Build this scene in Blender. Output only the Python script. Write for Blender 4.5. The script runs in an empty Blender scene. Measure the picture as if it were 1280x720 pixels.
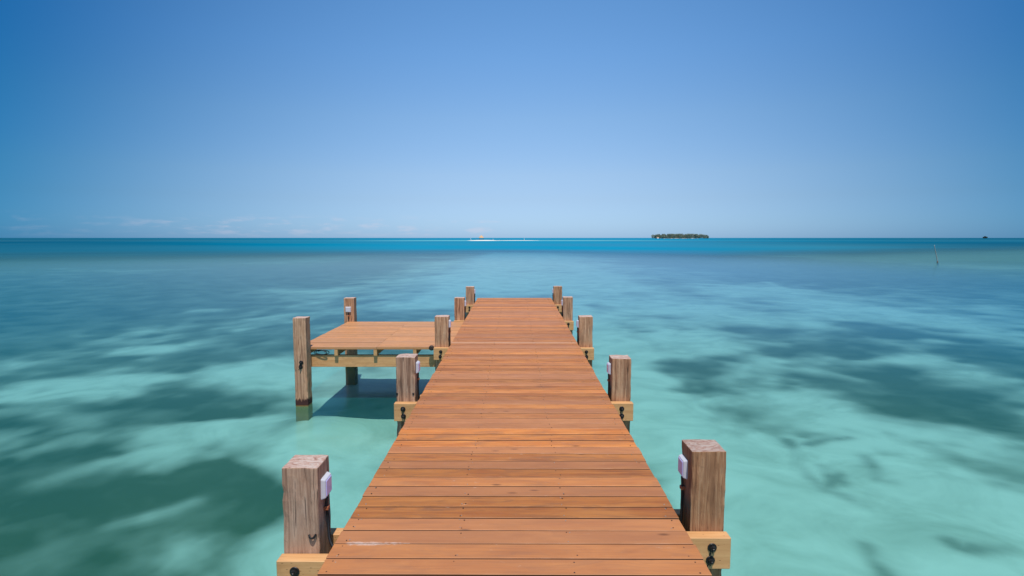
import bpy, bmesh, math, random
import numpy as np
from mathutils import Vector, noise as mnoise

R = math.radians
random.seed(7)
rng = np.random.default_rng(7)
sc = bpy.context.scene
col = sc.collection

# ---------------------------------------------------------------- camera, sky, sun, exposure
WATER = 0.0
DZ = 1.05                      # top of the main deck above the water
cam_d = bpy.data.cameras.new('camera')
cam_d.sensor_width = 36.0
cam_d.lens = 20.25
cam_d.clip_start = 0.05
cam_d.clip_end = 120000
cam = bpy.data.objects.new('camera', cam_d)
col.objects.link(cam)
cam.location = (0, 0, DZ + 1.59)
cam.rotation_euler = (R(90 - 4.977), 0, R(0.238))
sc.camera = cam

SUN_EL, SUN_AZ = R(68), R(9)   # behind the camera, a little to the right
sun_dir = Vector((math.sin(SUN_AZ) * math.cos(SUN_EL), -math.cos(SUN_AZ) * math.cos(SUN_EL), math.sin(SUN_EL)))
world = bpy.data.worlds.new('World')
sc.world = world
world.use_nodes = True
wt = world.node_tree
wn, wl = wt.nodes, wt.links
wn.clear()


def nd(t, kind, **kw):
    n = t.nodes.new(kind)
    for k, v in kw.items():
        if k.startswith('i_'):
            n.inputs[k[2:].replace('_', ' ')].default_value = v
        else:
            setattr(n, k, v)
    return n


def math_n(t, op, a, b=None, c=None, clamp=False):
    n = t.nodes.new('ShaderNodeMath')
    n.operation = op
    n.use_clamp = clamp
    for i, v in enumerate((a, b, c)):
        if v is None:
            continue
        if isinstance(v, (int, float)):
            n.inputs[i].default_value = v
        else:
            t.links.new(v, n.inputs[i])
    return n.outputs[0]


def mix_c(t, fac, a, b, blend='MIX'):
    n = t.nodes.new('ShaderNodeMix')
    n.data_type = 'RGBA'
    n.blend_type = blend
    for s, v in ((n.inputs[0], fac), (n.inputs[6], a), (n.inputs[7], b)):
        if isinstance(v, (int, float)):
            s.default_value = v
        elif isinstance(v, tuple):
            s.default_value = (*v, 1) if len(v) == 3 else v
        else:
            t.links.new(v, s)
    return n.outputs[2]


def ramp(t, fac, stops, interp='LINEAR'):
    n = t.nodes.new('ShaderNodeValToRGB')
    n.color_ramp.interpolation = interp
    e = n.color_ramp.elements
    while len(e) < len(stops):
        e.new(0.5)
    for i, (p, c) in enumerate(stops):
        e[i].position = p
        e[i].color = (c, c, c, 1) if isinstance(c, (int, float)) else (*c, 1)
    t.links.new(fac, n.inputs[0])
    return n.outputs[0]


def noise_n(t, vec, scale, detail=3.0, rough=0.55, dist=0.0):
    n = t.nodes.new('ShaderNodeTexNoise')
    n.inputs['Scale'].default_value = scale
    n.inputs['Detail'].default_value = detail
    n.inputs['Roughness'].default_value = rough
    n.inputs['Distortion'].default_value = dist
    t.links.new(vec, n.inputs['Vector'])
    return n.outputs['Fac']


def vmul(t, vec, s):
    n = t.nodes.new('ShaderNodeVectorMath')
    n.operation = 'MULTIPLY'
    t.links.new(vec, n.inputs[0])
    n.inputs[1].default_value = s
    return n.outputs[0]


def build_world():
    sky = wn.new('ShaderNodeTexSky')
    sky.sky_type = 'NISHITA'
    sky.sun_disc = False
    sky.sun_elevation = SUN_EL
    sky.sun_rotation = math.pi - SUN_AZ
    sky.altitude = 0
    sky.air_density = 1.0
    sky.dust_density = 0.25
    sky.ozone_density = 3.0
    tc = wn.new('ShaderNodeTexCoord')
    sep = wn.new('ShaderNodeSeparateXYZ')
    wl.new(tc.outputs['Generated'], sep.inputs[0])
    # clear polarised sky: blue down to the horizon, deepest at right angles to the sun's bearing
    up = ramp(wt, sep.outputs[2], SKY_UP, 'LINEAR')
    c = mix_c(wt, 1.0, sky.outputs[0], up, 'MULTIPLY')
    sx = math_n(wt, 'MULTIPLY', math_n(wt, 'SUBTRACT', sep.outputs[0], .03), 1 / .66)
    side = math_n(wt, 'MULTIPLY', math_n(wt, 'MULTIPLY', sx, sx), math_n(wt, 'MULTIPLY_ADD', sep.outputs[2], .95, .93))
    side = math_n(wt, 'SMOOTH_MIN', side, 1.2, .5)
    pol = mix_c(wt, math_n(wt, 'MULTIPLY', side, .9), (1, 1, 1), SKY_SIDE)
    c = mix_c(wt, 1.0, c, pol, 'MULTIPLY')
    dbl = wn.new('ShaderNodeVectorMath')
    dbl.operation = 'SCALE'
    dbl.inputs['Scale'].default_value = 2.0
    wl.new(c, dbl.inputs[0])
    c = dbl.outputs[0]
    # faint fair-weather cloud streaks low over the horizon
    sv = vmul(wt, tc.outputs['Generated'], (13.0, 13.0, 70.0))
    n1 = noise_n(wt, sv, 1.6, 6, 0.62)
    n2 = noise_n(wt, vmul(wt, tc.outputs['Generated'], (1.3, 1.3, 0.0)), 1.0, 1, 0.5)
    band = ramp(wt, sep.outputs[2], [(0.0, 0.0), (0.006, 0.6), (0.022, 1.0), (0.040, 0.0)], 'EASE')
    cm = ramp(wt, n1, [(0.47, 0.0), (0.70, 1.0)], 'EASE')
    pm = math_n(wt, 'MULTIPLY', ramp(wt, n2, [(0.30, 0.35), (0.56, 1.0)], 'EASE'), ramp(wt, math_n(wt, 'MULTIPLY', sep.outputs[0], -1.0), [(0.0, 0.0), (0.06, 1.0), (0.40, 0.8), (0.60, 0.25)], 'EASE'))
    m = math_n(wt, 'MULTIPLY', math_n(wt, 'MULTIPLY', band, cm), math_n(wt, 'MULTIPLY', pm, CLOUD))
    c = mix_c(wt, m, c, (7.3, 6.6, 7.6))
    bg = wn.new('ShaderNodeBackground')
    bg.inputs['Strength'].default_value = 0.1
    wl.new(c, bg.inputs['Color'])
    wo = wn.new('ShaderNodeOutputWorld')
    wl.new(bg.outputs[0], wo.inputs[0])


SKY_UP = [(p, tuple(v / 2 for v in c)) for p, c in (
    (0.0, (.54, .86, 1.60)), (.024, (.64, .90, 1.48)), (.065, (.80, .94, 1.28)), (.105, (.96, 1.06, 1.28)),
    (.196, (1.07, 1.26, 1.42)), (.292, (1.01, 1.38, 1.62)), (.38, (.94, 1.41, 1.68)), (1.0, (.9, 1.3, 1.5)))]
SKY_SIDE = (.10, .40, .56)
CLOUD = 0.42
build_world()

sun_data = bpy.data.lights.new('sun', 'SUN')
sun_data.energy = 4.5
sun_data.angle = R(0.7)
sun_data.color = (1.0, 0.955, 0.89)
sun = bpy.data.objects.new('sun', sun_data)
col.objects.link(sun)
sun.location = (4, -8, 20)
sun.rotation_euler = sun_dir.to_track_quat('Z', 'Y').to_euler()

sc.view_settings.view_transform = 'Standard'
sc.view_settings.look = 'None'
sc.view_settings.exposure = 0.0
sc.view_settings.gamma = 1.0
sc.view_settings.use_curve_mapping = False
sc.render.engine = 'CYCLES'
sc.cycles.use_denoising = True
sc.cycles.max_bounces = 8
sc.cycles.diffuse_bounces = 3
sc.cycles.glossy_bounces = 3
sc.cycles.transparent_max_bounces = 12
sc.cycles.sample_clamp_indirect = 4.0


# ---------------------------------------------------------------- helpers
def obj(name, me, mat, parent=None, **props):
    o = bpy.data.objects.new(name, me)
    col.objects.link(o)
    if mat is not None and not me.materials:
        me.materials.append(mat)
    if parent is not None:
        o.parent = parent
    for k, v in props.items():
        o[k] = v
    return o


def thing(name, label, cat, loc=(0, 0, 0), rz=0.0, group=None):
    o = bpy.data.objects.new(name, None)
    o.empty_display_size = 0.2
    col.objects.link(o)
    o.location = loc
    o.rotation_euler = (0, 0, rz)
    o['label'] = label
    o['category'] = cat
    if group:
        o['group'] = group
    return o


def mesh_of(bm, name, smooth=False):
    me = bpy.data.meshes.new(name)
    bmesh.ops.recalc_face_normals(bm, faces=bm.faces)
    bm.to_mesh(me)
    bm.free()
    if smooth:
        me.polygons.foreach_set('use_smooth', [True] * len(me.polygons))
    return me


def add_box(bm, x0, x1, y0, y1, z0, z1, bev=0.0, seg=1):
    r = bmesh.ops.create_cube(bm, size=1.0)
    vs = r['verts']
    for v in vs:
        v.co = Vector((x0 + (v.co.x + .5) * (x1 - x0), y0 + (v.co.y + .5) * (y1 - y0), z0 + (v.co.z + .5) * (z1 - z0)))
    if bev:
        es = list({e for v in vs for e in v.link_edges})
        bmesh.ops.bevel(bm, geom=es, offset=bev, segments=seg, affect='EDGES', profile=0.6)
    return vs


def box_mesh(name, x0, x1, y0, y1, z0, z1, bev=0.0, seg=1):
    bm = bmesh.new()
    add_box(bm, x0, x1, y0, y1, z0, z1, bev, seg)
    return mesh_of(bm, name)


def add_lathe(bm, prof, n=16, axis='Z', off=(0, 0, 0)):
    rings = []
    for r, h in prof:
        ring = []
        for i in range(n):
            a = 2 * math.pi * i / n
            p = (r * math.cos(a), r * math.sin(a), h)
            if axis == 'Y':      # h runs towards -Y
                p = (p[0], -p[2], p[1])
            ring.append(bm.verts.new((p[0] + off[0], p[1] + off[1], p[2] + off[2])))
        rings.append(ring)
    for a, b in zip(rings, rings[1:]):
        for i in range(n):
            bm.faces.new((a[i], a[(i + 1) % n], b[(i + 1) % n], b[i]))
    bm.faces.new(rings[0])
    bm.faces.new(rings[-1])


def add_tube(bm, pts, rad, n=6):
    pts = [Vector(p) for p in pts]
    rads = rad if isinstance(rad, (list, tuple)) else [rad] * len(pts)
    rings = []
    for i, p in enumerate(pts):
        d = (pts[min(i + 1, len(pts) - 1)] - pts[max(i - 1, 0)]).normalized()
        u = d.orthogonal().normalized() if i == 0 else (u - d * u.dot(d)).normalized()
        w = d.cross(u)
        rings.append([bm.verts.new(p + (u * math.cos(2 * math.pi * k / n) + w * math.sin(2 * math.pi * k / n)) * rads[i]) for k in range(n)])
    for a, b in zip(rings, rings[1:]):
        for i in range(n):
            bm.faces.new((a[i], a[(i + 1) % n], b[(i + 1) % n], b[i]))
    bm.faces.new(rings[0])
    bm.faces.new(rings[-1])


def smooth_path(pts, k=6):
    P = [Vector(p) for p in pts]
    P = [P[0] * 2 - P[1]] + P + [P[-1] * 2 - P[-2]]
    out = []
    for i in range(1, len(P) - 2):
        a, b, c, d = P[i - 1:i + 3]
        for j in range(k):
            t = j / k
            out.append(0.5 * ((2 * b) + (c - a) * t + (2 * a - 5 * b + 4 * c - d) * t * t + (3 * b - a - 3 * c + d) * t ** 3))
    out.append(P[-2])
    return out


# value noise in numpy for the sea bed
def hash2(ix, iy, s):
    h = (ix.astype(np.int64) * 374761393 + iy.astype(np.int64) * 668265263 + s * 974634777) & 0x7fffffff
    h = ((h ^ (h >> 13)) * 1274126177) & 0x7fffffff
    return ((h ^ (h >> 16)) & 0xffff) / 65535.0


def vnoise(x, y, s):
    ix, iy = np.floor(x), np.floor(y)
    fx, fy = x - ix, y - iy
    ux, uy = fx * fx * fx * (fx * (fx * 6 - 15) + 10), fy * fy * fy * (fy * (fy * 6 - 15) + 10)
    a, b = hash2(ix, iy, s), hash2(ix + 1, iy, s)
    c, d = hash2(ix, iy + 1, s), hash2(ix + 1, iy + 1, s)
    return (a + (b - a) * ux) * (1 - uy) + (c + (d - c) * ux) * uy


def fbm(x, y, size, octs, s=1, gain=0.55, far=None):
    v, amp, tot = 0.0, 1.0, 0.0
    for o in range(octs):
        w = amp
        n = vnoise(x / size + 17.3 * o, y / size - 9.1 * o, s + o) - .5
        if far is not None:
            w = amp * np.clip(size * 60.0 / np.maximum(far, 1.0) - .4, 0, 1)
        v = v + n * w
        tot += amp
        amp *= gain
        x, y = x * .8 - y * .6, x * .6 + y * .8
        size *= .5
    return v / tot * 2


def sstep(a, b, x):
    t = np.clip((x - a) / (b - a), 0, 1)
    return t * t * (3 - 2 * t)


# ---------------------------------------------------------------- materials
def mat(name):
    m = bpy.data.materials.new(name)
    m.use_nodes = True
    t = m.node_tree
    b = t.nodes['Principled BSDF']
    return m, t, b


def plain(name, c, rough=.6, metal=0.0, var=.15, scale=20.0):
    m, t, b = mat(name)
    tc = t.nodes.new('ShaderNodeTexCoord')
    n = noise_n(t, tc.outputs['Object'], scale, 4)
    lo = tuple(x * (1 - var) for x in c)
    hi = tuple(min(1, x * (1 + var)) for x in c)
    t.links.new(mix_c(t, n, lo, hi), b.inputs['Base Color'])
    b.inputs['Roughness'].default_value = rough
    b.inputs['Metallic'].default_value = metal
    return m


def bump_to(t, b, h, strength, dist):
    bn = t.nodes.new('ShaderNodeBump')
    bn.inputs['Strength'].default_value = strength
    bn.inputs['Distance'].default_value = dist
    t.links.new(h, bn.inputs['Height'])
    t.links.new(bn.outputs[0], b.inputs['Normal'])


def deck_wood():
    m, t, b = mat('oiled_deck_wood')
    tc = t.nodes.new('ShaderNodeTexCoord')
    oi = t.nodes.new('ShaderNodeObjectInfo')
    geo = t.nodes.new('ShaderNodeNewGeometry')
    off = t.nodes.new('ShaderNodeVectorMath')
    off.operation = 'MULTIPLY_ADD'
    cmb = t.nodes.new('ShaderNodeCombineXYZ')
    for i in range(3):
        t.links.new(oi.outputs['Random'], cmb.inputs[i])
    t.links.new(cmb.outputs[0], off.inputs[0])
    off.inputs[1].default_value = (91.0, 37.0, 13.0)
    t.links.new(tc.outputs['Object'], off.inputs[2])
    v = off.outputs[0]
    grain = noise_n(t, vmul(t, v, (1.1, 26, 26)), 1.0, 5, .62, .6)
    fine = noise_n(t, vmul(t, v, (4.0, 150, 150)), 1.0, 3, .6)
    broad = noise_n(t, vmul(t, v, (1.6, 5.0, 5.0)), 1.0, 3, .6, .8)
    grey = noise_n(t, vmul(t, v, (2.3, 9.0, 9.0)), 1.0, 4, .6, 1.5)
    c = ramp(t, grain, [(0.26, (0.34, 0.092, 0.016)), (0.48, (0.54, 0.168, 0.030)), (0.74, (0.70, 0.258, 0.055))])
    c = mix_c(t, ramp(t, broad, [(0.35, 0.0), (0.72, 0.75)]), c, (0.74, 0.29, 0.062))
    c = mix_c(t, ramp(t, grey, [(0.47, 0.0), (0.70, 0.65)]), c, (0.265, 0.125, 0.070))
    c = mix_c(t, ramp(t, fine, [(0.30, 0.40), (0.55, 0.0)]), c, (0.16, 0.055, 0.022))
    stain = noise_n(t, vmul(t, v, (5.0, 16.0, 16.0)), 1.0, 5, .65, .9)
    c = mix_c(t, ramp(t, stain, [(0.60, 0.0), (0.76, 0.42)]), c, (0.15, 0.075, 0.045))
    # boards differ from one another
    rv = t.nodes.new('ShaderNodeTexWhiteNoise')
    rv.noise_dimensions = '1D'
    t.links.new(oi.outputs['Random'], rv.inputs['W'])
    val = math_n(t, 'MULTIPLY_ADD', rv.outputs['Value'], 0.50, 0.66)
    vs_ = t.nodes.new('ShaderNodeVectorMath')
    vs_.operation = 'SCALE'
    t.links.new(c, vs_.inputs[0])
    t.links.new(math_n(t, 'MULTIPLY', val, .96), vs_.inputs['Scale'])
    c = vs_.outputs[0]
    c = mix_c(t, ramp(t, oi.outputs['Random'], [(0.0, 0.80), (0.26, 0.60), (0.38, 0.10), (0.8, 0.05), (1.0, 0.40)]), c, mix_c(t, broad, (0.30, 0.125, 0.058), (0.50, 0.21, 0.085)))
    so_ = t.nodes.new('ShaderNodeSeparateColor')
    t.links.new(oi.outputs['Color'], so_.inputs[0])
    c = mix_c(t, math_n(t, 'SUBTRACT', 1.0, so_.outputs[0]), c, (0.62, 0.35, 0.17))
    # pale scuffs and dried salt
    sp = noise_n(t, vmul(t, geo.outputs['Position'], (9, 34, 9)), 1.0, 5, .7, .5)
    c = mix_c(t, ramp(t, sp, [(0.67, 0.0), (0.75, 0.6)]), c, (0.66, 0.48, 0.36))
    # knots
    kv = t.nodes.new('ShaderNodeTexVoronoi')
    t.links.new(vmul(t, v, (2.2, 6.0, 1.0)), kv.inputs['Vector'])
    kv.inputs['Scale'].default_value = 1.0
    c = mix_c(t, ramp(t, kv.outputs['Distance'], [(0.03, 0.75), (0.10, 0.0)]), c, (0.13, 0.05, 0.02))
    # a crust of dried salt along the near-left board
    sx = t.nodes.new('ShaderNodeSeparateXYZ')
    t.links.new(geo.outputs['Position'], sx.inputs[0])
    mx = math_n(t, 'MULTIPLY', math_n(t, 'SMOOTH_MIN', math_n(t, 'MULTIPLY_ADD', sx.outputs[0], 12, 11.2, True), 1.0, .1), math_n(t, 'MULTIPLY_ADD', sx.outputs[0], -2.2, -0.55, True))
    dy = math_n(t, 'ABSOLUTE', math_n(t, 'SUBTRACT', sx.outputs[1], SALT_Y))
    my = math_n(t, 'MULTIPLY_ADD', dy, -22.0, 1.1, True)
    sn = noise_n(t, vmul(t, geo.outputs['Position'], (22, 60, 22)), 1.0, 6, .8)
    sm = ramp(t, math_n(t, 'MULTIPLY', math_n(t, 'MULTIPLY', mx, my), sn), [(0.30, 0.0), (0.52, 0.7)])
    c = mix_c(t, sm, c, (0.72, 0.62, 0.56))
    t.links.new(c, b.inputs['Base Color'])
    t.links.new(ramp(t, grey, [(0.3, 0.44), (0.7, 0.66)]), b.inputs['Roughness'])
    b.inputs['Specular IOR Level'].default_value = .30
    bump_to(t, b, math_n(t, 'ADD', math_n(t, 'MULTIPLY', grain, .7), math_n(t, 'MULTIPLY', fine, .5)), .45, .004)
    return m


def post_wood():
    """weathered square piles; Object Info colour: r = grey weathering, g = brightness"""
    m, t, b = mat('weathered_pile_wood')
    tc = t.nodes.new('ShaderNodeTexCoord')
    oi = t.nodes.new('ShaderNodeObjectInfo')
    geo = t.nodes.new('ShaderNodeNewGeometry')
    so = t.nodes.new('ShaderNodeSeparateColor')
    t.links.new(oi.outputs['Color'], so.inputs[0])
    off = t.nodes.new('ShaderNodeVectorMath')
    off.operation = 'MULTIPLY_ADD'
    cmb = t.nodes.new('ShaderNodeCombineXYZ')
    for i in range(3):
        t.links.new(oi.outputs['Random'], cmb.inputs[i])
    t.links.new(cmb.outputs[0], off.inputs[0])
    off.inputs[1].default_value = (31.0, 57.0, 23.0)
    t.links.new(tc.outputs['Object'], off.inputs[2])
    v = off.outputs[0]
    grain = noise_n(t, vmul(t, v, (38, 38, 2.2)), 1.0, 6, .66, .9)
    streak = noise_n(t, vmul(t, v, (16, 16, 1.3)), 1.0, 4, .6, .5)
    blot = noise_n(t, vmul(t, v, (7, 7, 3.0)), 1.0, 4, .6, .6)
    scuff = noise_n(t, vmul(t, v, (26, 26, 14)), 1.0, 5, .7, 1.2)
    brown = ramp(t, grain, [(0.30, (0.17, 0.062, 0.026)), (0.50, (0.50, 0.240, 0.110)), (0.70, (0.70, 0.41, 0.220))])
    greyc = ramp(t, grain, [(0.28, (0.20, 0.112, 0.076)), (0.50, (0.46, 0.295, 0.208)), (0.72, (0.62, 0.430, 0.320))])
    gf = math_n(t, 'ADD', so.outputs[0], math_n(t, 'MULTIPLY_ADD', blot, .5, -.25), None, True)
    c = mix_c(t, gf, brown, greyc)
    c = mix_c(t, ramp(t, streak, [(0.52, 0.0), (0.76, 0.7)]), c, (0.17, 0.075, 0.042))
    c = mix_c(t, ramp(t, scuff, [(0.62, 0.0), (0.74, 0.5)]), c, (0.15, 0.095, 0.075))
    # drying cracks along the grain
    cr = noise_n(t, vmul(t, v, (21, 21, .55)), 1.0, 2, .5, .35)
    crack = ramp(t, math_n(t, 'ABSOLUTE', math_n(t, 'SUBTRACT', cr, .5)), [(0.0, 1.0), (0.006, 0.75), (0.013, 0.0)])
    crack = math_n(t, 'MULTIPLY', crack, ramp(t, blot, [(0.42, 0.0), (0.58, 0.85)]))
    c = mix_c(t, crack, c, (0.05, 0.026, 0.016))
    # sawn tops: pale bleached end grain with reddish scuffs
    sn = t.nodes.new('ShaderNodeSeparateXYZ')
    t.links.new(geo.outputs['Normal'], sn.inputs[0])
    top = ramp(t, sn.outputs[2], [(0.55, 0.0), (0.85, 1.0)])
    eg = noise_n(t, vmul(t, v, (14, 26, 5)), 1.0, 5, .7, 1.5)
    tcx = ramp(t, eg, [(0.30, (0.22, 0.115, 0.085)), (0.44, (0.50, 0.30, 0.23)), (0.56, (0.60, 0.46, 0.38)), (0.75, (0.63, 0.53, 0.46))])
    c = mix_c(t, top, c, tcx)
    c = mix_c(t, 1.0, c, ramp(t, so.outputs[1], [(0.0, 0.0), (1.0, 1.0)]), 'MULTIPLY')
    # tide line: dark growth just above the water, ochre-green below
    sp = t.nodes.new('ShaderNodeSeparateXYZ')
    t.links.new(geo.outputs['Position'], sp.inputs[0])
    tl = math_n(t, 'SUBTRACT', sp.outputs[2], math_n(t, 'MULTIPLY_ADD', grain, .26, -.02))
    c = mix_c(t, ramp(t, math_n(t, 'MULTIPLY_ADD', tl, 22.0, .5, True), [(0.3, 1.0), (0.7, 0.0)]), c, (0.060, 0.022, 0.018))
    c = mix_c(t, ramp(t, math_n(t, 'MULTIPLY_ADD', sp.outputs[2], 20.0, .35, True), [(0.2, 1.0), (0.8, 0.0)]), c, mix_c(t, math_n(t, 'MULTIPLY_ADD', sp.outputs[2], -2.9, -.05, True), (0.36, 0.20, 0.05), (0.12, 0.12, 0.06)))
    t.links.new(c, b.inputs['Base Color'])
    b.inputs['Roughness'].default_value = .82
    b.inputs['Specular IOR Level'].default_value = .25
    h = math_n(t, 'SUBTRACT', math_n(t, 'ADD', grain, math_n(t, 'MULTIPLY', scuff, .4)), math_n(t, 'MULTIPLY', crack, 1.2))
    bump_to(t, b, h, .6, .006)
    return m


def pine(name, a, bb, knot=(0.20, 0.075, 0.025)):
    m, t, b = mat(name)
    tc = t.nodes.new('ShaderNodeTexCoord')
    oi = t.nodes.new('ShaderNodeObjectInfo')
    off = t.nodes.new('ShaderNodeVectorMath')
    off.operation = 'MULTIPLY_ADD'
    cmb = t.nodes.new('ShaderNodeCombineXYZ')
    for i in range(3):
        t.links.new(oi.outputs['Random'], cmb.inputs[i])
    t.links.new(cmb.outputs[0], off.inputs[0])
    off.inputs[1].default_value = (41.0, 27.0, 63.0)
    t.links.new(tc.outputs['Object'], off.inputs[2])
    v = off.outputs[0]
    g = noise_n(t, vmul(t, v, (2.0, 30, 30)), 1.0, 4, .6, .7)
    bl = noise_n(t, vmul(t, v, (3.5, 7, 7)), 1.0, 3, .6, .4)
    c = ramp(t, g, [(0.30, a), (0.66, bb)])
    c = mix_c(t, ramp(t, bl, [(0.55, 0.0), (0.80, 0.55)]), c, tuple(x * .55 for x in a))
    kv = t.nodes.new('ShaderNodeTexVoronoi')
    t.links.new(vmul(t, v, (4.0, 9.0, 9.0)), kv.inputs['Vector'])
    c = mix_c(t, ramp(t, kv.outputs['Distance'], [(0.06, 0.8), (0.16, 0.0)]), c, knot)
    t.links.new(c, b.inputs['Base Color'])
    b.inputs['Roughness'].default_value = .7
    bump_to(t, b, g, .35, .003)
    return m


M = {}
SALT_Y = 2.878
M['deck'] = deck_wood()
M['post'] = post_wood()
M['bearer'] = pine('treated_pine', (0.50, 0.240, 0.086), (0.65, 0.355, 0.148))
M['joist'] = pine('joist_pine', (0.44, 0.215, 0.075), (0.60, 0.33, 0.130))
M['pale'] = pine('bleached_strip', (0.55, 0.33, 0.20), (0.70, 0.48, 0.34))
M['black'] = plain('black_steel', (0.016, 0.014, 0.014), .45, .3)
M['rust'] = plain('stained_steel', (0.05, 0.03, 0.022), .6, .4)
M['screw'] = plain('screw_heads', (0.42, 0.33, 0.26), .5, .4, .4)
M['screw_dark'] = plain('dark_screw_heads', (0.06, 0.035, 0.025), .6, .2)
M['lamp'] = plain('white_lamp_plastic', (0.52, 0.52, 0.56), .4, 0, .05)
M['lens'] = plain('lavender_lamp_lens', (0.50, 0.47, 0.80), .12, 0, .06, 6)
M['cable'] = plain('black_cable', (0.012, 0.012, 0.013), .5)
M['edge'] = plain('board_edge_gap_shade', (0.085, 0.034, 0.014), .8)  # shade between the boards, painted as a dark side colour
M['clip'] = plain('orange_clip', (0.36, 0.10, 0.035), .6)


def seabed_mat():
    m, t, b = mat('seabed_sand_and_weed')
    geo = t.nodes.new('ShaderNodeNewGeometry')
    at = t.nodes.new('ShaderNodeAttribute'); at.attribute_name = 'weed'
    al = t.nodes.new('ShaderNodeAttribute'); al.attribute_name = 'strand'
    ar = t.nodes.new('ShaderNodeAttribute'); ar.attribute_name = 'reef'
    n = noise_n(t, geo.outputs['Position'], 1.6, 4, .55, .5)
    n2 = noise_n(t, geo.outputs['Position'], .45, 3, .5)
    n3 = noise_n(t, geo.outputs['Position'], .75, 5, .6, .8)
    sand = mix_c(t, n, (0.53, 0.485, 0.395), (0.70, 0.645, 0.535))
    sand = mix_c(t, ramp(t, n3, [(0.42, 0.0), (0.72, 0.75)]), sand, (0.34, 0.33, 0.25))
    weed = mix_c(t, n2, (0.040, 0.058, 0.026), (0.095, 0.105, 0.050))
    w = math_n(t, 'ADD', at.outputs['Fac'], math_n(t, 'MULTIPLY_ADD', n, .22, -.11), None, True)
    c = mix_c(t, w, sand, weed)
    c = mix_c(t, ar.outputs['Fac'], c, (0.27, 0.23, 0.19))
    c = mix_c(t, al.outputs['Fac'], c, (0.075, 0.085, 0.050))
    t.links.new(c, b.inputs['Base Color'])
    b.inputs['Roughness'].default_value = 1.0
    b.inputs['Specular IOR Level'].default_value = 0.0
    return m


def water_mat():
    m = bpy.data.materials.new('lagoon_water')
    m.use_nodes = True
    t = m.node_tree
    t.nodes.clear()
    geo = t.nodes.new('ShaderNodeNewGeometry')
    ad = t.nodes.new('ShaderNodeAttribute'); ad.attribute_name = 'deep'
    ash = t.nodes.new('ShaderNodeAttribute'); ash.attribute_name = 'shoal'
    deep, shoal = ad.outputs['Fac'], ash.outputs['Fac']
    tr = t.nodes.new('ShaderNodeBsdfTransparent')
    t.links.new(mix_c(t, deep, W_TINT, (0.02, 0.45, 0.62)), tr.inputs[0])
    df = t.nodes.new('ShaderNodeBsdfDiffuse')
    alt = t.nodes.new('ShaderNodeAttribute'); alt.attribute_name = 'lite'
    am = t.nodes.new('ShaderNodeAttribute'); am.attribute_name = 'mid'
    mid = am.outputs['Fac']
    dc = mix_c(t, deep, mix_c(t, mid, W_SCAT, W_MID), mix_c(t, alt.outputs['Fac'], W_DEEP, W_LITE))
    dc = mix_c(t, shoal, dc, W_SHOAL)
    t.links.new(dc, df.inputs[0])
    op = math_n(t, 'MAXIMUM', math_n(t, 'MAXIMUM', math_n(t, 'MULTIPLY_ADD', mid, .20, W_OP), math_n(t, 'MULTIPLY', deep, .992)), shoal)
    body = t.nodes.new('ShaderNodeMixShader')
    t.links.new(op, body.inputs[0])
    t.links.new(tr.outputs[0], body.inputs[1])
    t.links.new(df.outputs[0], body.inputs[2])
    gl = t.nodes.new('ShaderNodeBsdfGlossy')
    t.links.new(math_n(t, 'MULTIPLY_ADD', deep, .25, .16), gl.inputs['Roughness'])
    gl.inputs[0].default_value = (1, 1, 1, 1)
    wv = noise_n(t, vmul(t, geo.outputs['Position'], (.55, 1.1, 1)), 1.0, 4, .55, .3)
    bn = t.nodes.new('ShaderNodeBump')
    bn.inputs['Strength'].default_value = .25
    bn.inputs['Distance'].default_value = .05
    t.links.new(wv, bn.inputs['Height'])
    t.links.new(bn.outputs[0], gl.inputs['Normal'])
    fr = t.nodes.new('ShaderNodeFresnel')
    fr.inputs[0].default_value = 1.33
    ac = t.nodes.new('ShaderNodeAttribute'); ac.attribute_name = 'calm'
    k = math_n(t, 'MULTIPLY', math_n(t, 'MULTIPLY', fr.outputs[0], ac.outputs['Fac']), math_n(t, 'MULTIPLY_ADD', deep, W_RD - W_RS, W_RS))
    ms = t.nodes.new('ShaderNodeMixShader')
    t.links.new(k, ms.inputs[0])
    t.links.new(body.outputs[0], ms.inputs[1])
    t.links.new(gl.outputs[0], ms.inputs[2])
    out = t.nodes.new('ShaderNodeOutputMaterial')
    t.links.new(ms.outputs[0], out.inputs[0])
    return m


W_TINT = (0.60, 0.935, 0.965)      # one pass through the shallow water
W_SCAT = (0.006, 0.20, 0.19)     # light scattered back by the water itself
W_DEEP = (0.0005, 0.075, 0.140)
W_LITE = (0.001, 0.225, 0.36)
W_MID = (0.010, 0.225, 0.42)
W_SHOAL = (0.25, 0.60, 0.55)
W_OP, W_RS, W_RD = .15, .52, .004
M['seabed'] = seabed_mat()
M['water'] = water_mat()

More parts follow.
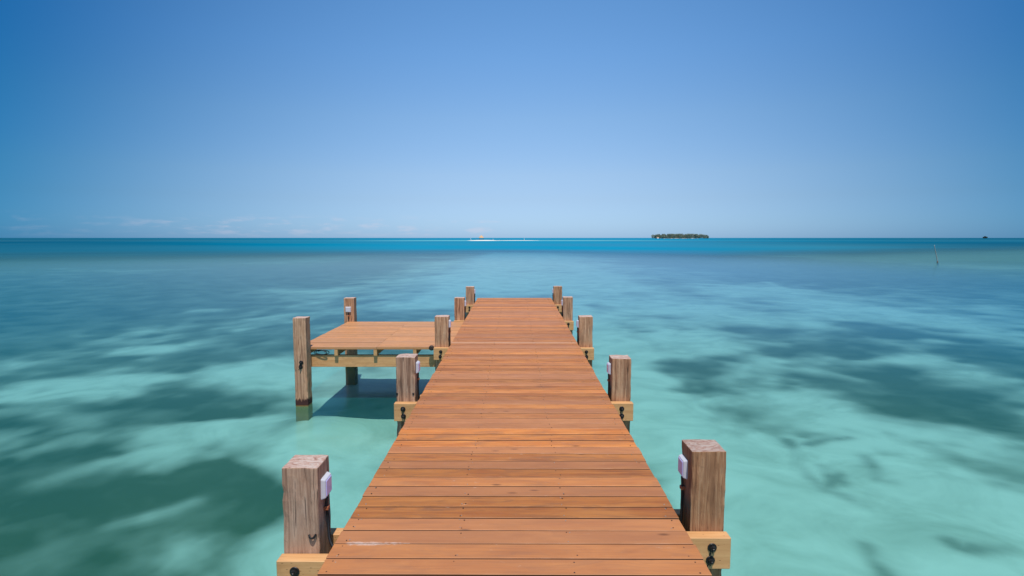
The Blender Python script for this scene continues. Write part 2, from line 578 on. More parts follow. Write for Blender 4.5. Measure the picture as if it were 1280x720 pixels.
# ---------------------------------------------------------------- sea bed and water
BLOBS=[
    (-3.81, 5.74, 1.32, 1.26, 0.3), (-3.45, 9.32, 0.41, 0.87, 0.6), (-3.39, 6.71, 1.06, 0.55, 0.14), (-6.29, 7.67, 0.65, 1.12, 0.35),
    (-1.98, 5.32, 0.42, 0.49, -0.6), (-5.01, 5.9, 1.08, 1.61, 0.4), (-2.93, 8.76, 0.92, 1.09, -0.7), (-5.12, 8.92, 0.76, 0.48, -0.5),
    (-5.32, 7.55, 0.65, 0.55, -0.45), (-4.06, 6.21, 0.54, 0.24, -0.25), (-6.28, 10.24, 2.18, 0.62, 0.45), (-8.04, 9.34, 0.39, 1.24, 0.25),
    (-9.6, 11.66, 0.99, 0.8, -0.35), (-10.64, 13.01, 0.83, 0.4, -0.5), (-8.7, 12.95, 0.87, 0.48, -0.55), (-10.84, 16.92, 1.13, 0.74, -0.7),
    (-7.96, 14.45, 0.76, 0.49, -0.3), (-5.71, 12.9, 1.13, 1.25, -0.65), (-20.48, 48.54, 7.61, 30.59, 0.45), (-7.53, 18.17, 1.99, 3.0, 0.2),
    (-5.11, 11.17, 0.79, 0.42, 0.35), (-8.02, 44.15, 4.28, 22.96, -0.25), (-2.03, 7.9, 0.7, 1.73, -0.75), (-1.8, 6.5, 0.28, 0.52, -0.3),
    (0.36, 85.49, 9.36, 64.28, -0.5), (-20.73, 103.89, 11.06, 45.72, -0.2), (2.51, 17.28, 0.8, 9.14, -0.75), (6.85, 46.83, 1.45, 20.4, -0.4),
    (20.8, 73.27, 8.09, 33.16, 0.1), (30.21, 66.86, 11.13, 39.72, 0.55), (13.69, 33.67, 2.77, 4.36, -0.4), (7.55, 25.25, 1.39, 2.91, -0.3),
    (14.49, 25.7, 1.78, 2.12, -0.7), (15.21, 22.49, 1.56, 1.63, -0.75), (15.28, 18.97, 1.71, 1.9, -0.7), (10.17, 14.25, 2.43, 2.41, 0.3),
    (7.25, 15.87, 1.55, 1.17, 0.2), (7.39, 19.87, 1.38, 1.37, 0.35), (12.92, 19.46, 1.62, 1.4, 0.5), (10.41, 21.04, 1.75, 2.03, -0.5),
    (7.53, 14.27, 1.2, 0.95, -0.35), (10.06, 14.45, 0.81, 0.78, -0.5), (5.11, 16.47, 0.8, 1.26, -0.35), (3.94, 11.33, 1.1, 2.68, 0.62),
    (2.49, 9.73, 0.34, 0.9, 0.15), (7.41, 12.96, 0.91, 0.79, 0.3), (7.78, 10.23, 1.51, 0.99, 0.7), (7.63, 11.87, 0.67, 0.66, 0.4),
    (10.14, 12.51, 1.23, 0.66, -0.3), (4.25, 6.56, 1.51, 1.59, -0.8), (2.57, 6.26, 0.52, 1.29, -0.6), (5.43, 9.94, 0.98, 0.7, -0.5),
    (6.22, 7.22, 0.51, 0.63, 0.35),
]
STRANDS=[
    [(4.16, 8.55), (3.9, 7.69), (3.75, 7.13), (3.77, 6.76), (3.99, 6.42)] ,
    [(4.12, 7.55), (4.03, 7.09), (4.1, 6.99)] ,
    [(3.77, 6.76), (4.19, 7.24)] ,
    [(4.95, 7.9), (4.77, 7.42), (4.61, 7.09), (4.77, 7.02)] ,
    [(3.51, 5.48), (3.41, 5.23), (3.37, 4.99)] ,
    [(4.4, 5.59), (4.41, 5.43), (4.62, 5.49), (4.89, 5.46)] ,
    [(4.38, 8.38), (4.71, 8.55), (5.14, 8.66)] ,
]
STREAKS=[
    ([(17.69, 40.13), (14.39, 28.93), (14.7, 24.11), (15.07, 20.86), (15.35, 18.7), (15.11, 16.42)], 0.42, 0.8) ,
    ([(-11.51, 16.56), (-10.74, 16.83), (-10.06, 17.38)], 0.34, 0.85) ,
    ([(-11.38, 13.0), (-10.06, 13.08), (-7.83, 12.78)], 0.3, 0.6) ,
    ([(-8.71, 11.51), (-8.16, 11.91), (-8.09, 12.47)], 0.25, 0.5) ,
    ([(-6.51, 12.33), (-5.87, 13.27), (-4.58, 12.79)], 0.5, 0.7) ,
    ([(-5.27, 8.62), (-4.61, 9.15), (-4.18, 9.36), (-3.33, 9.62)], 0.28, 0.65) ,
    ([(-5.99, 7.14), (-5.62, 7.63), (-5.13, 8.08), (-4.7, 8.58)], 0.2, 0.4) ,
    ([(6.62, 20.83), (9.42, 21.25), (10.85, 19.52)], 0.5, 0.65) ,
    ([(4.46, 16.13), (6.14, 17.03), (7.4, 16.64)], 0.4, 0.6) ,
    ([(10.53, 31.88), (15.68, 35.54), (16.79, 32.87)], 0.8, 0.7) ,
    ([(8.62, 14.03), (10.34, 14.51), (10.9, 13.68)], 0.28, 0.75) ,
    ([(-15.23, 36.01), (-11.83, 34.86), (-10.37, 36.63)], 1.1, 0.6) ,
    ([(-14.68, 26.34), (-13.74, 26.67)], 0.5, 0.7) ,
    ([(6.06, 14.02), (6.94, 13.07), (7.38, 12.25)], 0.3, 0.5) ,
    ([(-9.68, 10.58), (-8.56, 10.32), (-7.3, 9.61)], 0.25, 0.4) ,
    ([(-4.26, 5.97), (-4.03, 6.15), (-3.75, 6.45)], 0.14, 0.35) ,
    ([(17.11, 20.87), (17.84, 19.73)], 0.6, 0.6) ,
]



def polar_grid(n_front, n_back, radii):
    a = np.concatenate([np.linspace(-R(62), R(62), n_front), np.linspace(R(62), 2 * math.pi - R(62), n_back + 2)[1:-1]])
    na, nr = len(a), len(radii)
    rr, aa = np.meshgrid(radii, a, indexing='ij')
    x, y = rr * np.sin(aa), rr * np.cos(aa)
    i, j = np.meshgrid(np.arange(nr - 1), np.arange(na), indexing='ij')
    j2 = (j + 1) % na
    f = np.stack([i * na + j, i * na + j2, (i + 1) * na + j2, (i + 1) * na + j], -1).reshape(-1, 4)
    return x.ravel(), y.ravel(), rr.ravel(), f, na


def sheet(name, x, y, z, quads, na, attrs, material):
    v = np.stack([x, y, z], 1)
    v = np.concatenate([v, [[0, 0, float(z[:na].mean())]]])
    c = len(v) - 1
    tri = [(j, (j + 1) % na, c) for j in range(na)]
    me = bpy.data.meshes.new(name)
    me.from_pydata(v.tolist(), [], quads.tolist() + tri)
    for k, d in attrs.items():
        at = me.attributes.new(k, 'FLOAT', 'POINT')
        at.data.foreach_set('value', np.append(d, d[:na].mean()).astype(np.float32))
    me.polygons.foreach_set('use_smooth', [True] * len(me.polygons))
    me.update()
    o = obj(name, me, material)
    o['kind'] = 'structure'
    return o


def edge_of_deep(x):
    """distance at which the flats drop into the channel, by bearing x/y"""
    return np.interp(x, [-1.2, -.88, -.4, -.15, .1, .35, .6, .88, 1.2], [118, 122, 118, 112, 106, 106, 140, 210, 230])


def seabed():
    radii = np.concatenate([np.exp(np.linspace(math.log(.8), math.log(260), 430)), np.exp(np.linspace(math.log(275), math.log(60000), 22))])
    x, y, r, q, na = polar_grid(460, 46, radii)
    bias = .52 + .40 * sstep(-2.8, -7, x) + .14 * sstep(9, 20, y) * sstep(3, 7, x)
    bias += .24 * sstep(-1.9, -3.2, x) * sstep(7.6, 6.2, y)
    for bx, by, rx, ry, a in BLOBS:
        d = ((x - bx) / (rx * 1.15)) ** 2 + ((y - by) / (ry * 1.15)) ** 2
        bias += a * np.exp(-d ** 1.3)
    f1 = .75 * fbm(x, y, 1.7, 6, 3, .70, r) + .45 * fbm(x, y, 4.5, 3, 23, .6, r)
    f1 = f1 * (1 - .55 * sstep(16, 42, r))
    f2 = fbm(x, y, 14.0, 3, 31, .55, r)
    brg0 = x / np.maximum(y, .1)
    f3 = fbm(x, y, .9, 4, 55, .6, r)
    wq = sstep(.10, .98, bias + 1.12 * f1 + .22 * f2 + .26 * f3)
    wq = np.maximum(wq, .92 * sstep(48, 95, r) * sstep(.28, .6, brg0))
    wq = np.clip(wq * (.98 + .30 * f3 + .14 * f2) * (1 - .10 * sstep(7.5, 15, r)), 0, 1)
    jx, jy = .22 * fbm(x, y, .8, 3, 61, .6, r), .30 * fbm(x, y, .8, 3, 67, .6, r)
    for s, wd, am in STREAKS:          # bare sand channels through the weed
        for (x0, y0), (x1, y1) in zip(s, s[1:]):
            dx, dy = x1 - x0, y1 - y0
            px, py = x + jx * wd * 3, y + jy * wd * 3
            t = np.clip(((px - x0) * dx + (py - y0) * dy) / (dx * dx + dy * dy), 0, 1)
            d = np.hypot(px - x0 - t * dx, (py - y0 - t * dy) * .8) / wd
            wq = wq * (1 - am * np.exp(-d ** 2))
    st = np.zeros_like(x)
    for s in STRANDS:
        for (x0, y0), (x1, y1) in zip(s, s[1:]):
            dx, dy = x1 - x0, y1 - y0
            t = np.clip(((x - x0) * dx + (y - y0) * dy) / (dx * dx + dy * dy), 0, 1)
            d = np.hypot(x - x0 - t * dx, y - y0 - t * dy) + .05 * fbm(x, y, .35, 2, 77)
            st = np.maximum(st, np.exp(-(np.maximum(d, 0) / .11) ** 2))
    st = st * np.clip(.46 + .6 * fbm(x, y, .5, 3, 78), .12, .65)
    brg = x / np.maximum(y, .1)
    e = edge_of_deep(brg)
    reef = sstep(40, 85, r) * (.75 + .5 * f2) * np.where(brg < 0, sstep(-.02, -.60, brg), .35 * sstep(.35, .65, brg))
    reef = np.clip(reef, 0, .9)
    z = -.42 + .05 * f1 - .04 * wq - 9.0 * sstep(e * 1.12, e * 1.8, r) - .35 * sstep(-5, -14, x) * sstep(60, 20, r)
    z = z + .20 * np.exp(-((x + 3.34) / .55) ** 2 - ((y - 8.95) / .55) ** 2)      # weedy hummock at the foot of the outer pile
    sheet('seabed', x, y, z, q, na, {'weed': wq, 'strand': st, 'reef': reef}, M['seabed'])


def water():
    radii = np.concatenate([np.exp(np.linspace(math.log(.8), math.log(90), 90)), np.exp(np.linspace(math.log(92), math.log(1400), 190)), np.exp(np.linspace(math.log(1500), math.log(60000), 24))])
    x, y, r, q, na = polar_grid(320, 40, radii)
    brg = np.where(y > .1, x / np.maximum(y, .1), np.sign(x) * 1.2)
    e = edge_of_deep(brg) * (1 + .10 * fbm(x, y, 60, 3, 5))
    deep = sstep(.52, 1.34, r / e) * (.9 + .2 * fbm(x, y, 120, 3, 8))
    # lens falloff painted into the channel colour, brightest straight ahead
    lite = np.clip(np.exp(-((brg - .04) / .52) ** 2) + .25 * fbm(x, y, 200, 3, 41), 0, 1)
    # pale shoal line running out either side of the sandbar
    dl = np.abs(y - 545 - 35 * fbm(x, y * 0, 160, 2, 9)) / 60
    shoal = np.exp(-dl ** 2) * sstep(-190, -60, x) * sstep(190, 60, x) * .75
    dl2 = np.abs(y - 520 - 30 * fbm(x, y * 0, 220, 2, 19)) / 26
    shoal = np.maximum(shoal, np.exp(-dl2 ** 2) * .16)
    # green tongue of shallower water on the right
    tongue = np.exp(-((brg - .55) / .18) ** 2 - ((r - 190) / 70) ** 2) * .22
    shoal = np.clip(np.maximum(shoal, tongue * .3), 0, 1)
    sheet('water', x, y, np.zeros_like(x) + WATER, q, na, {'deep': np.clip(deep, 0, 1), 'shoal': shoal, 'lite': lite, 'mid': sstep(5, 26, r) * (1 - .5 * sstep(45, 90, r) * sstep(.12, .4, np.abs(brg))) * (1 - .35 * sstep(-3, -10, x)) * (1 - .3 * sstep(22, 45, x)) * (1 + .7 * np.exp(-((brg - .30) / .2) ** 2) * sstep(22, 50, r)), 'calm': 1 - .42 * sstep(42, 95, r) * sstep(.05, .65, np.abs(brg - .05))}, M['water'])


seabed()
water()

# ---------------------------------------------------------------- the jetty
jetty = thing('jetty', 'long boardwalk jetty of orange brown planks running out over the turquoise water', 'jetty')


def half_width(y):
    return float(np.interp(y, [2.5, 15.3], [.938, .978]))


def plank_mesh(name, w, length=1.0, th=.04):
    bm = bmesh.new()
    add_box(bm, -length / 2, length / 2, -w / 2, w / 2, -th, 0, .0025, 1)
    return mesh_of(bm, name)


PITCH = .1405
plank_plain = plank_mesh('board', PITCH - .0115, 2.0)
plank_plain.materials.append(M['deck'])
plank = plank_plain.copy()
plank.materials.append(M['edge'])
for f in plank.polygons:          # shade of the gaps is put into the colour of the long edges
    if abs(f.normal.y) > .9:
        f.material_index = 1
y = -1.9
y_end = 15.30
ys = []
while y < y_end - PITCH * .5:
    ys.append(y + PITCH / 2)
    y += PITCH
STRIP_Y = 8.53
for yc in ys:
    hw = half_width(yc)
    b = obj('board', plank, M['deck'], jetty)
    b.location = (random.uniform(-.004, .004), yc + random.uniform(-.0022, .0022), DZ + random.uniform(-.0022, .0012))
    b.rotation_euler = (random.uniform(-.006, .006), random.uniform(-.0008, .0008), random.uniform(-.0009, .0009) + (math.pi if random.random() < .5 else 0))
    b.scale = (hw + random.uniform(-.003, .003), 1 + random.uniform(-.012, .006), 1)
yc = min(ys, key=lambda v: abs(v - STRIP_Y)) + PITCH / 2
obj('filler_strip', box_mesh('filler_strip', -.955, .955, yc - .009, yc + .009, DZ - .03, DZ + .003, .002), M['pale'], jetty)

# screws in four rows along the joists: too many and too small to pick apart
JX = (-.88, -.30, .30, .88)


def screws(name, mat_, frac, parent, rows, jxs, zt, seed):
    rd = random.Random(seed)
    bm = bmesh.new()
    for yc in rows:
        for jx in jxs:
            for dy in (-.042, .042):
                if rd.random() > frac:
                    continue
                x, yy, r = jx + rd.uniform(-.018, .018), yc + dy + rd.uniform(-.008, .008), rd.uniform(.0032, .0048)
                vs = [bm.verts.new((x + r * math.cos(a * math.pi / 3), yy + r * math.sin(a * math.pi / 3), zt + .0016)) for a in range(6)]
                vb = [bm.verts.new((v.co.x, v.co.y, zt - .004)) for v in vs]
                bm.faces.new(vs)
                for i in range(6):
                    bm.faces.new((vs[i], vb[i], vb[(i + 1) % 6], vs[(i + 1) % 6]))
    o = obj(name, mesh_of(bm, name), mat_, parent)
    o['kind'] = 'stuff'


screws('screw_heads', M['screw'], .38, jetty, ys, JX, DZ, 3)
screws('dark_screw_heads', M['screw_dark'], .55, jetty, ys, JX, DZ, 4)
for jx in JX:
    obj('joist', box_mesh('joist', jx - .025, jx + .025, -1.9, 15.24, DZ - .14, DZ - .043, .003), M['joist'], jetty)


def post_mesh(name, x0, x1, y0, y1, z0, z1, seed):
    bm = bmesh.new()
    add_box(bm, x0, x1, y0, y1, z0, z1, .006, 2)
    n = 46
    for i in range(1, n):
        zc = z0 + (z1 - z0) * i / n
        bmesh.ops.bisect_plane(bm, geom=bm.verts[:] + bm.edges[:] + bm.faces[:], plane_co=(0, 0, zc), plane_no=(0, 0, 1))
    for k in (1, 2, 3, 4):
        for no, co in (((1, 0, 0), (x0 + (x1 - x0) * k / 5, 0, 0)), ((0, 1, 0), (0, y0 + (y1 - y0) * k / 5, 0))):
            bmesh.ops.bisect_plane(bm, geom=bm.verts[:] + bm.edges[:] + bm.faces[:], plane_co=co, plane_no=no)
    cx, cy = (x0 + x1) / 2, (y0 + y1) / 2
    for v in bm.verts:
        p = Vector((v.co.x * 9 + seed, v.co.y * 9, v.co.z * 3.0))
        k = mnoise.noise(p) * .0035 + mnoise.noise(p * 4) * .0022
        dx, dy = v.co.x - cx, v.co.y - cy
        corner = max(0, (abs(dx) + abs(dy)) / (x1 - x0) - .84) * 5
        chip = max(0, mnoise.noise(Vector((v.co.x * 30 + seed * 3, v.co.y * 30, v.co.z * 14))) - .12) * .016 * corner
        s = 1 + (k - chip) / .1
        v.co.x, v.co.y = cx + dx * s, cy + dy * s
        if v.co.z > z1 - .012:
            v.co.z += mnoise.noise(Vector((v.co.x * 12 + seed, v.co.y * 12, 3))) * .006 - chip * .6
    return mesh_of(bm, name)


def bolt_mesh():
    bm = bmesh.new()
    add_lathe(bm, [(.033, 0), (.034, .004), (.031, .007)], 14, 'Y')
    add_lathe(bm, [(.021, .007), (.021, .022), (.018, .025)], 6, 'Y')
    add_lathe(bm, [(.010, .025), (.010, .040), (.007, .043)], 8, 'Y')
    add_box(bm, -.006, .005, -.004, 0, -.062, -.028, .002)
    add_box(bm, .012, .019, -.003, 0, -.044, -.024, .001)
    return mesh_of(bm, 'bolt')


BOLT = bolt_mesh()


def bearer(x0, x1, y0, bolts, z1=-.14, h=.19, front=True, parent=None):
    bm = bmesh.new()
    add_box(bm, x0, x1, y0, y0 + .078, DZ + z1 - h, DZ + z1, .004, 1)
    o = obj('bearer', mesh_of(bm, 'bearer'), M['bearer'], parent or jetty)
    for bx in bolts:
        for dz in (-.058, -.135):
            b = obj('bolt', BOLT, M['black'], o)
            b.scale = (.8, .8, .8)
            b.location = (bx + random.uniform(-.006, .006), y0, DZ + z1 + dz)
            b.rotation_euler = (0, random.uniform(-.5, .5), 0)
    return o


#            side  x0      x1      front y  top    grey  bright
POSTS = [('L', -1.268, -1.072, 3.03, .343, .80, .86), ('R', 1.040, 1.242, 3.28, .345, .12, .68),
         ('L', -1.251, -1.048, 5.98, .335, .62, .84), ('R', 1.030, 1.236, 6.00, .318, .25, .84),
         ('L', -1.262, -1.046, 9.03, .347, .30, .98), ('R', 1.026, 1.241, 9.03, .347, .30, .93),
         ('L', -1.260, -1.050, 12.00, .335, .22, .92), ('R', 1.021, 1.222, 11.97, .354, .38, .90),
         ('L', -1.258, -1.044, 14.84, .328, .35, .94), ('R', 1.022, 1.241, 14.92, .332, .20, .86)]
for i, (s, x0, x1, yf, top, grey, br) in enumerate(POSTS):
    p = obj('post', post_mesh('post', x0, x1, yf, yf + .2, -.75, DZ + top, i * 7.7), M['post'], jetty)
    p.color = (grey, br, 0, 1)
    xo0, xo1 = (x0 - .012, -.2) if s == 'L' else (.2, x1 + .014)
    bearer(xo0, xo1, yf - .080, [(x0 + x1) / 2 + (-.012 if s == 'L' else 0)])
    bearer(xo0, xo1, yf + .202, [])
    if i == 0:   # bent staple hammered into the weathered face
        bm = bmesh.new()
        add_tube(bm, smooth_path([(x1 - .055, yf - .001, DZ - .035), (x1 - .045, yf - .012, DZ - .045), (x1 - .03, yf - .014, DZ - .048), (x1 - .015, yf - .004, DZ - .03)], 4), .006)
        obj('staple', mesh_of(bm, 'staple'), M['black'], p)
    if i == 2:
        for bx in (x0 + .01, x1 - .022):
            bm = bmesh.new()
            add_lathe(bm, [(.010, -.002), (.012, .006), (.007, .010)], 8, 'Y', (bx, yf, DZ - .055))
            obj('nail', mesh_of(bm, 'nail'), M['black'], p)

# ---------------------------------------------------------------- the side platform
PZ = DZ - .145
plat = thing('side_platform', 'low square landing platform of orange planks beside the left edge of the jetty', 'platform')
PX0, SEAM = -3.455, -2.20
prow = []
y = 9.055
while y < 11.80:
    prow.append(y + PITCH / 2)
    y += PITCH
for k, yc in enumerate(prow):
    xr = -1.272 if yc < 9.39 else -.975
    for a, b_ in ((PX0 + random.uniform(-.004, .004), SEAM - .0012), (SEAM + .0012, xr)):
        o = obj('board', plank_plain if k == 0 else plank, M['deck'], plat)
        o.color = (.62, 1, 1, 1)
        o.location = ((a + b_) / 2, yc, PZ + random.uniform(-.002, .0015))
        o.rotation_euler = (random.uniform(-.006, .006), 0, 0)
        o.scale = ((b_ - a) / 2, 1 + random.uniform(-.012, .006), 1)
screws('screw_heads', M['screw'], .5, plat, prow, (-3.40, -2.86, -2.25, -2.15, -1.60), PZ, 5)
for jx in (-3.35, -2.85, -2.222, -1.59):
    obj('joist', box_mesh('joist', jx - .027, jx + .027, 9.062, 11.80, PZ - .142, PZ - .043, .003), M['joist'], plat)
for yb, x1 in ((9.115, -1.272), (11.62, -1.0)):
    obj('beam', box_mesh('beam', -3.455, x1, yb, yb + .08, PZ - .335, PZ - .1445, .004), M['bearer'], plat)
pl = obj('post', post_mesh('post', -3.442, -3.243, 8.85, 9.05, -.75, DZ + .350, 91.0), M['post'], plat)
pl.color = (.42, .98, 0, 1)
obj('spacer', box_mesh('spacer', -3.42, -3.26, 9.052, 9.113, PZ - .33, PZ - .15, .003), M['joist'], pl)
for dz, dx in ((-.352, .006), (-.420, -.004)):
    b = obj('bolt', BOLT, M['black'], pl)
    b.location = (-3.335 + dx, 8.85, DZ + dz)
    b.rotation_euler = (0, .6, 0)
pb = obj('post', post_mesh('post', -3.535, -3.325, 11.84, 12.04, -.75, DZ + .345, 117.0), M['post'], plat)
pb.color = (.22, .95, 0, 1)
bm = bmesh.new()   # coil of black cable left in the gap behind the outer post
pts = []
for k in range(34):
    a = k / 33 * 2 * math.pi * 2.4
    pts.append((-3.13 + .10 * math.cos(a) + .0022 * k, 9.09 + .02 * math.sin(a * .7), PZ - .095 + .036 * math.sin(a)))
add_tube(bm, pts, .006)
cb = obj('cable_coil', mesh_of(bm, 'cable_coil', True), M['cable'], plat)
bm = bmesh.new()
add_lathe(bm, [(.030, 0), (.042, .02), (.042, .05), (.028, .062)], 12, 'Y', (-1.315, 9.055, PZ - .005))
obj('mooring_ring_boss', mesh_of(bm, 'mooring_ring_boss'), M['rust'], plat)

# ---------------------------------------------------------------- lamps on the posts


def lamp(loc, rz, label, cable, lens='lens'):
    """faces local +X"""
    t = thing('post_lamp', label, 'lamp', loc, rz, 'small square lamps fixed to the jetty posts')
    bm = bmesh.new()
    w, h, d = .060, .060, .027
    vs = add_box(bm, 0, d, -w, w, -h, h, 0)
    for v in vs:
        if v.co.x > d * .5:
            v.co.y *= .86
            v.co.z *= .86
    bmesh.ops.bevel(bm, geom=bm.edges[:], offset=.006, segments=2, affect='EDGES', profile=.6)
    obj('housing', mesh_of(bm, 'housing'), M['lamp'], t)
    bm = bmesh.new()
    add_box(bm, d - .004, d + .0035, -w * .74, w * .74, -h * .74, h * .74, .002)
    obj('lens', mesh_of(bm, 'lens'), M[lens], t)
    if cable:
        bm = bmesh.new()
        add_tube(bm, smooth_path(cable, 6), .0085, 8)
        obj('cable', mesh_of(bm, 'cable', True), M['cable'], t)
        bm = bmesh.new()
        c = cable[1]
        add_box(bm, -.002, c[0] + .014, c[1] - .016, c[1] + .016, c[2] - .011, c[2] + .011, .003)
        obj('clip', mesh_of(bm, 'clip'), M['clip'], t)
    return t


CAB = [(.016, -.004, -.062), (.014, -.006, -.125), (.018, .0, -.20), (.035, -.03, -.30), (.075, -.055, -.36)]
CAB2 = [(.016, .0, -.062), (.014, .004, -.13), (.013, .002, -.20), (.014, .0, -.30), (.016, .0, -.37)]
LL = {0: 'lamp with black cable and orange clip on the nearest left grey post',
      1: 'lamp facing inward on the nearest right brown post',
      2: 'lamp on the second left post, just in front of the side platform',
      3: 'lamp on the second right post, counted from the camera',
      4: 'lamp on the left post at the near corner of the side platform',
      5: 'lamp on the third right post, counted from the camera',
      6: 'lamp on the left post at the far corner of the side platform',
      7: 'lamp on the fourth right post, next to last before the end',
      8: 'lamp on the last left post at the far end of the jetty',
      9: 'lamp on the last right post at the far end of the jetty'}
for i, (s, x0, x1, yf, top, grey, br) in enumerate(POSTS):
    x = x1 + .0 if s == 'L' else x0 - .0
    lamp((x, yf + (.10 if i != 1 else .125), DZ + top - (.142 if i < 2 else .125)), 0 if s == 'L' else math.pi, LL[i], CAB if i == 0 else CAB2)
lamp((-3.440, 11.84, DZ + .11), -math.pi / 2, 'white lamp facing the camera on the outer far post of the side platform', CAB2[:3] + [(.014, 0, -.235)], 'lamp')

# ---------------------------------------------------------------- far things
M['white'] = plain('white_paint', (0.80, 0.79, 0.76), .6, 0, .04)
M['thatch'] = plain('straw_thatch', (0.62, 0.36, 0.17), .95, 0, .35, 3.0)
M['sand'] = plain('dry_coral_sand', (0.78, 0.74, 0.62), 1.0, 0, .06, .1)
M['darkwood'] = plain('dark_timber', (0.09, 0.06, 0.045), .8)
M['stick'] = plain('bleached_stick', (0.27, 0.29, 0.27), .8, 0, .3, 6)
M['foliage'] = plain('island_foliage', (0.20, 0.235, 0.165), .8, 0, .7, .10)
M['islet'] = plain('islet_foliage', (0.050, 0.075, 0.065), .9, 0, .3, .2)
M['dark_rock'] = plain('dark_coral_rock', (0.10, 0.10, 0.09), .9, 0, .3, .3)  # plain dark rock colour


def mound(name, cx, cy, rx, ry, h, mat_, seed, kind='structure', parent=None, n=48, rings=7, base=-1.0):
    v, f = [(cx, cy, h)], []
    for k in range(1, rings + 1):
        t = k / rings
        for i in range(n):
            a = 2 * math.pi * i / n
            w = 1 + .28 * mnoise.noise(Vector((math.cos(a) * 1.7 + seed, math.sin(a) * 1.7, .3)))
            v.append((cx + rx * t * w * math.cos(a), cy + ry * t * w * math.sin(a), base + (h - base) * (1 - t ** 2.4)))
    for i in range(n):
        f.append((0, 1 + i, 1 + (i + 1) % n))
    for k in range(rings - 1):
        for i in range(n):
            a, b = 1 + k * n + i, 1 + k * n + (i + 1) % n
            f.append((a, a + n, b + n, b))
    me = bpy.data.meshes.new(name)
    me.from_pydata(v, [], f)
    me.polygons.foreach_set('use_smooth', [True] * len(me.polygons))
    o = obj(name, me, mat_, parent)
    if kind and parent is None:
        o['kind'] = kind
    return o


mound('sandbar', -29.0, 545, 23, 55, .62, M['sand'], 2.0)
mound('sandbar_spit', 2, 560, 34, 14, .30, M['sand'], 5.0, base=-.4)

hut = thing('thatched_shelter', 'tiny straw thatched beach shelter standing on the distant white sandbar', 'shelter', (-31.2, 545, .45))
bm = bmesh.new()
add_lathe(bm, [(2.55, 2.25), (2.35, 2.55), (1.5, 3.35), (.7, 4.15), (.08, 4.75)], 18)
obj('roof', mesh_of(bm, 'roof'), M['thatch'], hut)
for k in range(6):
    a = math.pi / 3 * k + .3
    bm = bmesh.new()
    add_tube(bm, [(1.9 * math.cos(a), 1.9 * math.sin(a), -.5), (1.9 * math.cos(a), 1.9 * math.sin(a), 2.6)], .09)
    obj('pole', mesh_of(bm, 'pole'), M['darkwood'], hut)


def marker(px, py, lean, h, label):
    t = thing('marker_post', label, 'marker', (px, py, .2), 0, 'white markers on the sandbar')
    bm = bmesh.new()
    add_tube(bm, [(0, 0, -.6), (lean, 0, h)], [.16, .12])
    obj('shaft', mesh_of(bm, 'shaft'), M['white'], t)
    bm = bmesh.new()
    add_lathe(bm, [(.5, -.5), (.42, .25), (.2, .42)], 8)
    obj('foot', mesh_of(bm, 'foot'), M['dark_rock'], t)


marker(-40.6, 545, -.7, 2.2, 'leaning white marker at the left tip of the sandbar')
marker(-20.2, 545, .1, 1.6, 'short white marker right of the thatched shelter')
marker(9.5, 560, 0, 2.1, 'thin white marker on the sandbar spit, farthest from the shelter')

# leaning stick standing in the shallows
stick = thing('leaning_stick', 'thin bleached stick leaning to the left out of the shallow water at right', 'stick', (45.55, 62.2, 0))
bm = bmesh.new()
add_tube(bm, smooth_path([(.16, 0, -.7), (0, 0, 0), (-.16, 0, .7), (-.33, 0, 1.3), (-.46, 0, 1.86)], 4), [.055] * 5 + [.05] * 4 + [.042] * 4 + [.034] * 4)
obj('shaft', mesh_of(bm, 'shaft', True), M['stick'], stick)
bm = bmesh.new()
add_tube(bm, [(.06, 0, -.25), (-.03, 0, .14)], [.075, .066], 8)
obj('wet_foot', mesh_of(bm, 'wet_foot', True), M['darkwood'], stick)


def leaf_cloud(bm, cx, cy, cz, rx, rz, n, size, rd):
    for _ in range(n):
        while True:
            p = Vector((rd.uniform(-1, 1), rd.uniform(-1, 1), rd.uniform(-1, 1)))
            if .35 < p.length < 1:
                break
        c = Vector((cx + p.x * rx, cy + p.y * rx, cz + p.z * rz))
        d = Vector((rd.uniform(-1, 1), rd.uniform(-1, 1), rd.uniform(-.4, 1))).normalized()
        u = d.orthogonal().normalized() * size * rd.uniform(.6, 1.3)
        w = d.cross(u).normalized() * size * rd.uniform(.5, 1.1)
        bm.faces.new([bm.verts.new(c + u), bm.verts.new(c + w * .8), bm.verts.new(c - u * .8), bm.verts.new(c - w)])


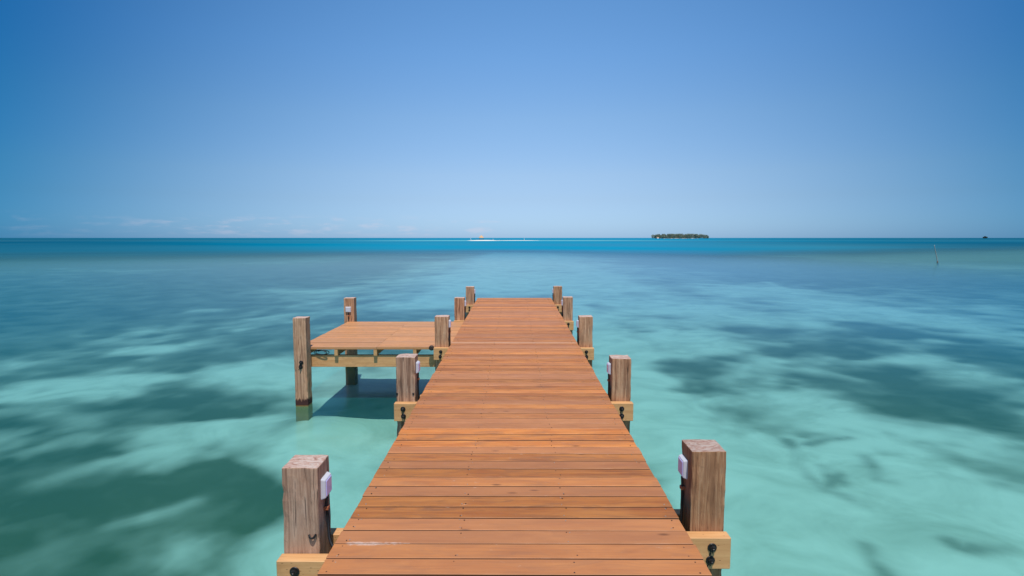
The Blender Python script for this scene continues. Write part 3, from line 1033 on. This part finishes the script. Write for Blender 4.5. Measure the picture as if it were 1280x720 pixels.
# wooded island on the horizon
mound('island', 572, 2000, 98, 36, .8, M['sand'], 9.0, n=64)
rd = random.Random(11)
bm = bmesh.new()
for k in range(190):
    a, q = rd.uniform(0, 2 * math.pi), math.sqrt(rd.random())
    ex = math.cos(a) * q
    x, yv = 572 + 103 * ex, 2000 + 34 * math.sin(a) * q
    hgt = (10.2 + rd.uniform(-3.0, 4.4)) * (1 - .38 * abs(ex) ** 4)
    rr_ = rd.uniform(2.4, 5.6)
    leaf_cloud(bm, x, yv, hgt, rr_, 3.0, 90, .95, rd)
    leaf_cloud(bm, x, yv, hgt * .48, rr_ * .95, hgt * .36, 60, 1.0, rd)
    add_tube(bm, [(x, yv, 0), (x + rd.uniform(-1, 1), yv, hgt)], [.35, .15], 4)
w = obj('island_trees', mesh_of(bm, 'island_trees'), M['foliage'])
w['kind'] = 'stuff'
w['label'] = 'dense dark green wood covering the low island on the horizon'
w['category'] = 'trees'
hb = thing('beach_hut', 'tiny pale beach hut at the left end of the wooded island', 'hut', (487, 1966, .2))
obj('wall', box_mesh('wall', -3, 3, -2.5, 2.5, -.5, 3.0), M['white'], hb)
bm = bmesh.new()
vs = [bm.verts.new(p) for p in ((-3.6, -3, 2.9), (3.6, -3, 2.9), (3.6, 3, 2.9), (-3.6, 3, 2.9), (-3.2, 0, 4.8), (3.2, 0, 4.8))]
for f in ((0, 1, 5, 4), (2, 3, 4, 5), (0, 4, 3), (1, 2, 5), (0, 3, 2, 1)):
    bm.faces.new([vs[i] for i in f])
obj('roof', mesh_of(bm, 'roof'), M['thatch'], hb)

# tiny islet near the right edge
isl = thing('islet', 'tiny dark tufted islet on the horizon at the far right', 'islet', (2434, 3000, 0))
mound('rock', 0, 0, 8, 5, 4.5, M['dark_rock'], 4.0, None, isl, 20, 4)
bm = bmesh.new()
rd = random.Random(5)
leaf_cloud(bm, 0, 0, 5.4, 10.5, 3.0, 420, 1.5, rd)
leaf_cloud(bm, 0, 0, 8.2, 5.0, 2.6, 200, 1.3, rd)
leaf_cloud(bm, 0, 0, 3.0, 9.5, 2.6, 300, 1.5, rd)
obj('crown', mesh_of(bm, 'crown'), M['islet'], isl)
